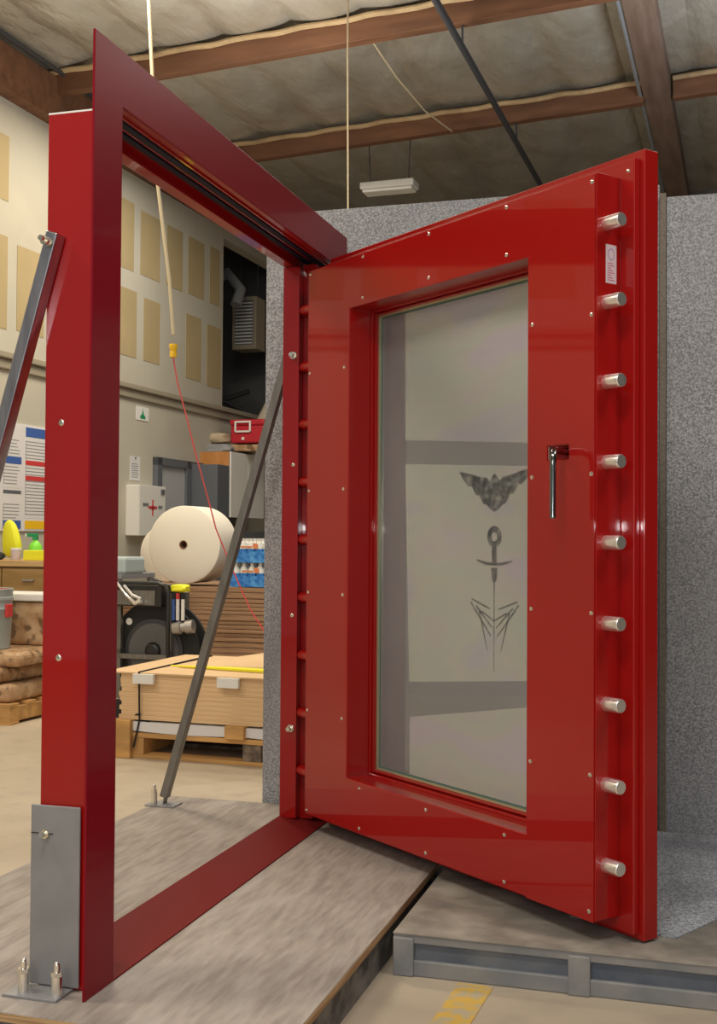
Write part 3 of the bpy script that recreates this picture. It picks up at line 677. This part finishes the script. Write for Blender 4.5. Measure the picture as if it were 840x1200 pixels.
fb(JX, XF-TH, 2.4655, YFo, 2.138, 2.1415, 'header', 'red', .0005)
fb(JX-.001, -1.425, 2.4655, YFo, 2.106, 2.138, 'header_stop', 'red')
fb(-1.348, -1.34, 2.466, 4.118, 2.133, 2.138, 'header_rib', 'red', .001)
fb(-1.374, -1.35, 2.466, 4.118, 2.130, 2.138, 'weather_seal', 'seal', .003)
fb(-1.383, -1.376, 2.466, 4.118, 2.133, 2.138, 'header_rib', 'red', .001)
fb(-1.407, -1.385, 2.466, 4.118, 2.128, 2.138, 'weather_seal', 'seal', .003)
fb(JX, XF-TH, YN, YN+.003, 2.108, 2.112, 'bare_top_edge', 'white_paint', 0)['label'] = 'unpainted white top edge of the near jamb'
g = MB(); g.add([(JX-.0-FX, 2.4655-FY, .0),(JX-FX, 3.995-FY, 0),(0, 4.119-FY, 0),(0, 2.4655-FY, 0),(JX-FX, 2.4655-FY, .034),(JX-FX, 3.995-FY, .034),(0, 4.119-FY, .004),(0, 2.4655-FY, .004)],
  [(0,1,2,3),(4,7,6,5),(0,4,5,1),(1,5,6,2),(2,6,7,3),(3,7,4,0)])
g.build('threshold', 'red_matte', t, bevel=.001)
# plugs and bolts on the jambs
def dome(p, ax, r, m, parent, name, h=.45):
    return MB().lathe(p, ax, [(0,r),(r*h*.5,r*.9),(r*h*.85,r*.55),(r*h,r*.05)], 14).build(name, m, parent, smooth=True)
for z in (1.394, .856):
    dome((-1.421-FX, YN-FY, z-PT), (0,-1,0), .0075, 'zinc', t, 'plug', .2)
    dome((-1.421-FX, 3.965-FY, z-PT), (0,-1,0), .0065, 'zinc', t, 'plug', .2)
for z in (1.784, .457):
    g = MB(); g.cyl((-1.421-FX,3.965-FY,z-PT),(-1.421-FX,3.955-FY,z-PT),.014,n=6); g.cyl((-1.421-FX,3.955-FY,z-PT),(-1.421-FX,3.93-FY,z-PT),.008,n=12)
    g.build('mounting_bolt', 'zinc', t)
tag(t, 'glossy dark red steel vault door frame bolted upright on the platform', 'door frame')

# near steel bracket
t = empty('steel_bracket', (-1.42, 2.385, PT))
MB().box(-.06, .066, -.006, 0, .008, .413).build('upright_plate', 'steel_plate', t, bevel=.003)
MB().box(-.085, .05, -.075, .004, 0, .006).build('base_plate', 'steel_plate', t, bevel=.001)
def anchor(x, y, z, parent, name='anchor_bolt'):
    g = MB(); g.cyl((x,y,z),(x,y,z+.042),.0125,n=18); g.cyl((x,y,z+.042),(x,y,z+.052),.0135,n=6); g.cyl((x,y,z+.052),(x,y,z+.068),.007,n=12); g.lathe((x,y,z+.068),(0,0,1),[(0,.007),(.004,.0055),(.006,.002)],12)
    return g.build(name, 'screw', parent, smooth=True)
anchor(-.048, -.047, .006, t); anchor(.035, -.045, .006, t)
g = MB(); g.box(-.058, -.002, -.0075, -.006, .348, .350); g.build('slot', 'black', t)
g = MB(); g.cyl((-.02,-.006,.349),(-.02,-.014,.349),.011,n=6); g.cyl((-.02,-.014,.349),(-.02,-.03,.352),.006,n=10); g.build('slot_bolt', 'zinc', t)
tag(t, 'bare grey steel bracket at the foot of the near red jamb', 'bracket')
# braces
def brace(y, top, foot, lbl, m):
    t = empty('brace', (foot[0], y, PT))
    p = Vector((0,0,.03)); q = Vector((top[0]-foot[0], 0, top[1]-PT)); d = (q-p).normalized()
    MB().bar(p, q, .03, .038, up=(0,1,0)).build('tube', m, t, bevel=.003)
    MB().box(-.06,.06,-.05,.03,0,.006).build('foot_plate', 'steel_plate', t, bevel=.001)
    MB().bar(Vector((0,0,.004)), p+d*.06, .004, .03, up=(0,1,0)).build('foot_tab', m, t)
    anchor(-.035, -.02, .006, t)
    s_ = -1 if y < 3 else -1
    g = MB(); e = q-d*.025; g.cyl(e+Vector((0,.02,0)), e+Vector((0,-.02,0)), .010, n=6); g.cyl(e+Vector((0,-.02,0)), e+Vector((-.0,-.055,.002)), .0065, n=12); g.cyl(e+Vector((0,-.03,0)), e+Vector((0,-.04,0)), .011, n=6)
    g.build('through_bolt', 'zinc', t)
    tag(t, lbl, 'brace', 'steel braces behind the frame')
brace(2.37, (-1.428, 1.825), (-1.915, PT), 'bright square steel brace bolted to the near red jamb', 'steel')
brace(4.135, (-1.49, 1.86), (-1.992, PT), 'dull grey steel brace seen through the frame opening', 'steel_dark')

# ================================================================= DOOR
HX, HY, PH = -1.354, 3.922, -.6846
D = empty('vault_door', (HX, HY, 0), PH)
w1, w2, w3, d1, d2, d3 = 1.3956, 1.441, 1.456, .0894, .1111, .1628
zb1, zt1, zb2, zt2, zb3, zt3 = .1686, 2.0742, .1317, 2.1162, .116, 2.139
ha, hb, hc, hd_ = .262, 1.15, .337, 1.902
MB().ring(0, 1.165, zb1, zt1, ha, hb, hc, hd_, 0, d1).build('inner_box', 'red', D, bevel=.0035, seg=3)
MB().ring(1.1645, w1, zb1, zt1, 1.222, 1.298, 1.345, 1.38, .0005, d1).build('lock_housing', 'red', D, bevel=.0035, seg=3)
lc = MB().ring(1.143, w1-.004, zb1-.002, zt1-.004, 1.219, 1.301, 1.342, 1.383, -.003, 0).build('lock_cover', 'red', D, bevel=.001)
MB().ring(-.02, w2, zb2, zt2, ha+.004, hb, hc-.004+.012, hd_-.008, d1, d2).build('middle_plate', 'red', D, bevel=.003, seg=3)
MB().ring(-.03, w3, zb3, zt3, ha+.012, hb, hc+.02, hd_-.016, d2, d3).build('outer_plate', 'red', D, bevel=.0035, seg=3)
# glazing bead, spacer and glass
gl = MB().box(ha+.014, hb, .120, .150, hc+.022, hd_-.018)
gl = MB(); gl.box(ha+.022, hb-.002, .122, .148, hc+.03, hd_-.026)
pane = gl.build('glass_pane', 'glass', D)
MB().ring(ha+.006, hb, hc+.012, hd_-.01, ha+.012, hb-.003, hc+.018, hd_-.016, .100, .1115).build('glazing_bead', 'red', D, bevel=.002)
MB().ring(ha+.012, hb-.001, hc+.02, hd_-.016, ha+.018, hb-.003, hc+.026, hd_-.022, .1115, .121).build('pale_bead', 'spacer', D)
MB().ring(ha+.012, hb-.001, hc+.02, hd_-.016, ha+.0225, hb-.003, hc+.0305, hd_-.0265, .121, .149).build('glass_edge', 'glass_edge', D)
REFLECTION_PATCHES = [[(.414,1.874),(.418,1.456),(1.146,1.40),(1.146,1.874)], [(.419,1.377),(.447,.667),(1.146,.743),(1.146,1.336)], [(.45,.554),(.452,.369),(1.146,.369),(1.146,.677)]]
for q in REFLECTION_PATCHES:  # reflection bands of the window painted as translucent patches on the pane
    MB().poly(q, .1204, .1212).build('painted_reflection', 'film', pane)  # 'film' is the painted reflection material
# dark translucent emblem on the pane: winged crest, ring, sword, shield lines
e = MB(); Y_ = (.1192, .1199)
cxm, zc = .865, 1.30
def P(pts): e.poly([(cxm+x, zc+z) for x, z in pts], *Y_)
half = [(0,.028),(.010,.020),(.022,.006),(.035,.016),(.075,.022),(.11,.030),(.165,.040),(.150,.018),(.118,-.008),(.105,-.006),(.085,-.034),(.070,-.034),(.050,-.062),(.036,-.064),(.018,-.078),(0,-.086)]
P(half); P([(-x, z) for x, z in reversed(half)])
def ringp(cz, r0, r1, n=24):
    for k in range(n):
        a, b = 2*PI*k/n, 2*PI*(k+1)/n
        P([(r0*math.cos(a),cz+r0*math.sin(a)),(r1*math.cos(a),cz+r1*math.sin(a)),(r1*math.cos(b),cz+r1*math.sin(b)),(r0*math.cos(b),cz+r0*math.sin(b))])
ringp(-.16, .014, .032)
P([(-.01,-.19),(.01,-.19),(.01,-.235),(-.01,-.235)])
P([(-.08,-.228),(-.03,-.236),(.03,-.236),(.08,-.228),(.075,-.235),(.03,-.245),(-.03,-.245),(-.075,-.235)])
P([(-.014,-.252),(.014,-.252),(.011,-.285),(0,-.3),(-.011,-.285)])
for k, (sx, ex, z0, z1) in enumerate(((.11,.015,-.36,-.455),(.085,.01,-.37,-.43),(.06,.0,-.385,-.41),(.105,.02,-.35,-.375),(.07,.03,-.385,-.5))):
    for s_ in (-1, 1):
        e.poly([(cxm+s_*sx, zc+z0), (cxm+s_*(sx-.005), zc+z0+.003), (cxm+s_*ex, zc+z1+.003), (cxm+s_*(ex), zc+z1-.001)], *Y_)
P([(-.002,-.3),(.002,-.3),(.001,-.56),(-.001,-.56)])
e.build('glass_emblem', 'crest_grey', pane)['label'] = 'dark winged crest with a sword on the glass'
# rivets
rv_ = dome((0,0,0), (0,-1,0), .0062, 'screw', D, 'rivet', .55)
pos = [(a, z) for a in (.34,.695,1.051) for z in (2.061,1.927,.316,.187)]+[(.014,z) for z in (2.061,1.711,1.298,.943,.532,.183)]+[(.233,z) for z in (1.708,1.298,.943,.53)]
pos2 = [(1.383,2.05),(1.381,1.709),(1.382,1.301),(1.383,.947),(1.38,.537),(1.377,.193),(1.161,1.715),(1.161,1.301),(1.16,.946),(1.158,.536)]
first = True
for lst, dd_ in ((pos, 0.0), (pos2, -.003)):
    for a, z in lst:
        o = rv_ if first else dup(rv_, (0,0,0)); first = False
        o.location = (a, dd_, z)
o = dup(rv_, (1.42, d1, 2.085))
# locking bolts and dead bars
zs = [1.946, 1.743, 1.5375, 1.332, 1.1265, .921, .716, .512, .308]
for k, z in enumerate(zs):
    if k == 0:
        b0 = MB().lathe((0,0,0), (1,0,0), [(0,.0185),(.0475,.0185),(.051,.0178),(.053,.0165)], 28).build('locking_bolt', 'chrome', D, smooth=True)
        c0 = MB().lathe((0,0,0), (-1,0,0), [(0,.020),(.056,.020),(.066,.017),(.073,.012),(.076,.004)], 22).build('dead_bar', 'red', D, smooth=True)
        b, c = b0, c0
    else: b = dup(b0, (0,0,0)); c = dup(c0, (0,0,0))
    b.location = (w1, .036, z); c.location = (0, .022, z)
    b['label'] = 'chrome locking bolt'
# sticker
st = MB().box(w1, w1+.0006, .033, .0715, 1.793, 1.893).build('sticker', 'sticker', D)
g = MB()
for k in range(20):
    a, b_ = 2*PI*k/20, 2*PI*(k+1)/20
    g.poly([(.052+.010*math.cos(a),1.868+.013*math.sin(a)),(.052+.012*math.cos(a),1.868+.0155*math.sin(a)),(.052+.012*math.cos(b_),1.868+.0155*math.sin(b_)),(.052+.010*math.cos(b_),1.868+.013*math.sin(b_))], w1+.0006, w1+.0009, 'yz')
g.build('round_mark', 'sticker_ink2', st)
g = MB()
for k in range(8): g.box(w1+.0006, w1+.0009, .039, .064-.006*(k%3), 1.80+k*.0062, 1.8025+k*.0062)
g.build('small_print', 'sticker_ink', st)
# handle
MB().box(1.222, 1.298, .02, .022, 1.345, 1.38).build('latch_recess_plate', 'red_matte', D)
MB().box(1.2225, 1.2245, -.001, .02, 1.3455, 1.3795).build('latch_strike', 'greymetal', D)
h = MB(); h.tube([(1.288,.02,1.362),(1.292,-.02,1.364),(1.303,-.05,1.364),(1.312,-.066,1.357),(1.316,-.073,1.343),(1.317,-.075,1.32),(1.317,-.075,1.19)], [.010,.010,.0095,.0095,.0095,.0085,.008], 16)
h.lathe((1.317,-.075,1.19),(0,0,-1),[(0,.008),(.003,.007),(.004,.003)],16)
h.build('lever_handle', 'darkchrome', D, smooth=True)
# hinges on the outer side
for z in (.45, 1.15, 1.85):
    h = MB().cyl((-.05,.155,z-.06),(-.05,.155,z+.06),.014,n=20)
    hg = h.build('hinge_barrel', 'red', D, smooth=True); MB().box(-.05,-.03,.148,.16,z-.05,z+.05).build('hinge_leaf', 'red', hg)
tag(D, 'open glossy red vault door with glass window and chrome locking bolts', 'vault door')

# ================================================================= HANGING CORDS
t = empty('hanging_cord', W(-3.09, 6, 2.2), BR)
def rel(p): return (p[0]+3.09, p[1]-6, p[2]-2.2)
MB().tube([rel(p) for p in ((-3.36,6,5.3),(-3.27,6,4.22),(-3.2,6,3.15),(-3.12,6,2.6),(-3.09,6,2.28))], .0105, 8).build('cream_cable', 'cord_cream', t, smooth=True)
MB().lathe((0,0,-.05), (0,0,1), [(0,.016),(.004,.02),(.03,.02),(.034,.016),(.06,.024),(.075,.022)], 14).build('connector', 'yellow', t, smooth=True)
pts = [rel(p) for p in ((-3.09,6,2.15),(-3.06,6,2.0),(-3.0,6,1.8),(-2.95,6,1.62),(-2.90,6,1.46),(-2.85,6,1.3),(-2.815,6,1.18),(-2.77,6,1.08),(-2.71,6,.95),(-2.66,6,.85),(-2.6,6,.73),(-2.52,6,.62),(-2.44,6.02,.5))]
MB().tube(pts, .0042, 8).build('red_cable', 'cord_red', t, smooth=True)
tag(t, 'cream cable with yellow connector and thin red cable hanging behind the frame', 'cable')
tag(MB().tube([W(-2.4,7,5.36),W(-2.4,7,4.2),W(-2.39,7,3.2),W(-2.39,7,2.2)], .006, 6).build('thin_wire', 'cord_cream', smooth=True), 'thin pale wire hanging straight down above the frame corner', 'wire')
tag(MB().tube([W(-2.92,8.9,5.22),W(-2.85,9.6,5.08),W(-2.78,10.3,5.02),W(-2.7,11.0,5.06)], .007, 6).build('thin_wire', 'cord_cream', smooth=True), 'thin pale wire slung between the two roof beams', 'wire')

# ================================================================= LIGHTS
def area(name, loc, size, size_y, power, col, rot=(0,0,0)):
    l = bpy.data.lights.new(name, 'AREA'); l.shape = 'RECTANGLE'; l.size = size; l.size_y = size_y; l.energy = power; l.color = col
    o = bpy.data.objects.new(name, l); C.objects.link(o); o.location = loc; o.rotation_euler = rot; return o
WARM = (1, .88, .68); NEUT = (1, .95, .86)
for x, y, p, c in ((-3.7, 5.6, 115, WARM), (-3.9, 1.5, 95, WARM), (-.8, .2, 95, NEUT), (-4.3, 8.6, 75, WARM), (2.0, 2.4, 70, NEUT), (-4.3, 10.0, 40, NEUT), (-.4, 7.4, 70, NEUT)):
    area('unseen_ceiling_lamp', W(x, y, 4.7), 1.3, .5, p, c)  # unseen hall lamps, some added to brighten the carpet and white cabinet
area('front_fill', (-1.2, -3.4, 3.6), 2.2, 1.4, 75, NEUT, (math.radians(68), 0, math.radians(-4)))  # added fill behind the camera to lift the door and felt
for x, y, p, c in ((-3.2, 7.6, 60, NEUT), (.8, 8.6, 80, (.88, .94, 1))):
    area('roof_fill', W(x, y, 3.7), 1.2, .4, p, c, (PI, 0, 0))  # added unseen fill facing up to brighten the roof insulation
def point(name, loc, power, col, r=.18):
    l = bpy.data.lights.new(name, 'POINT'); l.energy = power; l.color = col; l.shadow_soft_size = r
    o = bpy.data.objects.new(name, l); C.objects.link(o); o.location = loc
point('camera_flash', (.0, -.05, 1.2), 42, (1, .97, .95), .02)
wd = bpy.data.worlds.new('world'); S.world = wd; wd.use_nodes = True
wd.node_tree.nodes['Background'].inputs[0].default_value = (.95, .97, 1, 1); wd.node_tree.nodes['Background'].inputs[1].default_value = .35

# ================================================================= CAMERA
cd = bpy.data.cameras.new('camera'); cam = bpy.data.objects.new('camera', cd); C.objects.link(cam)
cam.location = (0, 0, 1.135)
cam.rotation_euler = (Matrix.Rotation(.2884, 3, 'Z') @ Matrix.Rotation(PI/2+.0217, 3, 'X') @ Matrix.Rotation(.0065, 3, 'Z')).to_euler()
cd.sensor_fit = 'VERTICAL'; cd.sensor_height = 24; cd.lens = 24*1381.3/1200; cd.clip_end = 100
S.camera = cam
S.view_settings.view_transform = 'Standard'; S.view_settings.look = 'None'; S.view_settings.gamma = 1; S.view_settings.use_curve_mapping = False
S.view_settings.exposure = -.12
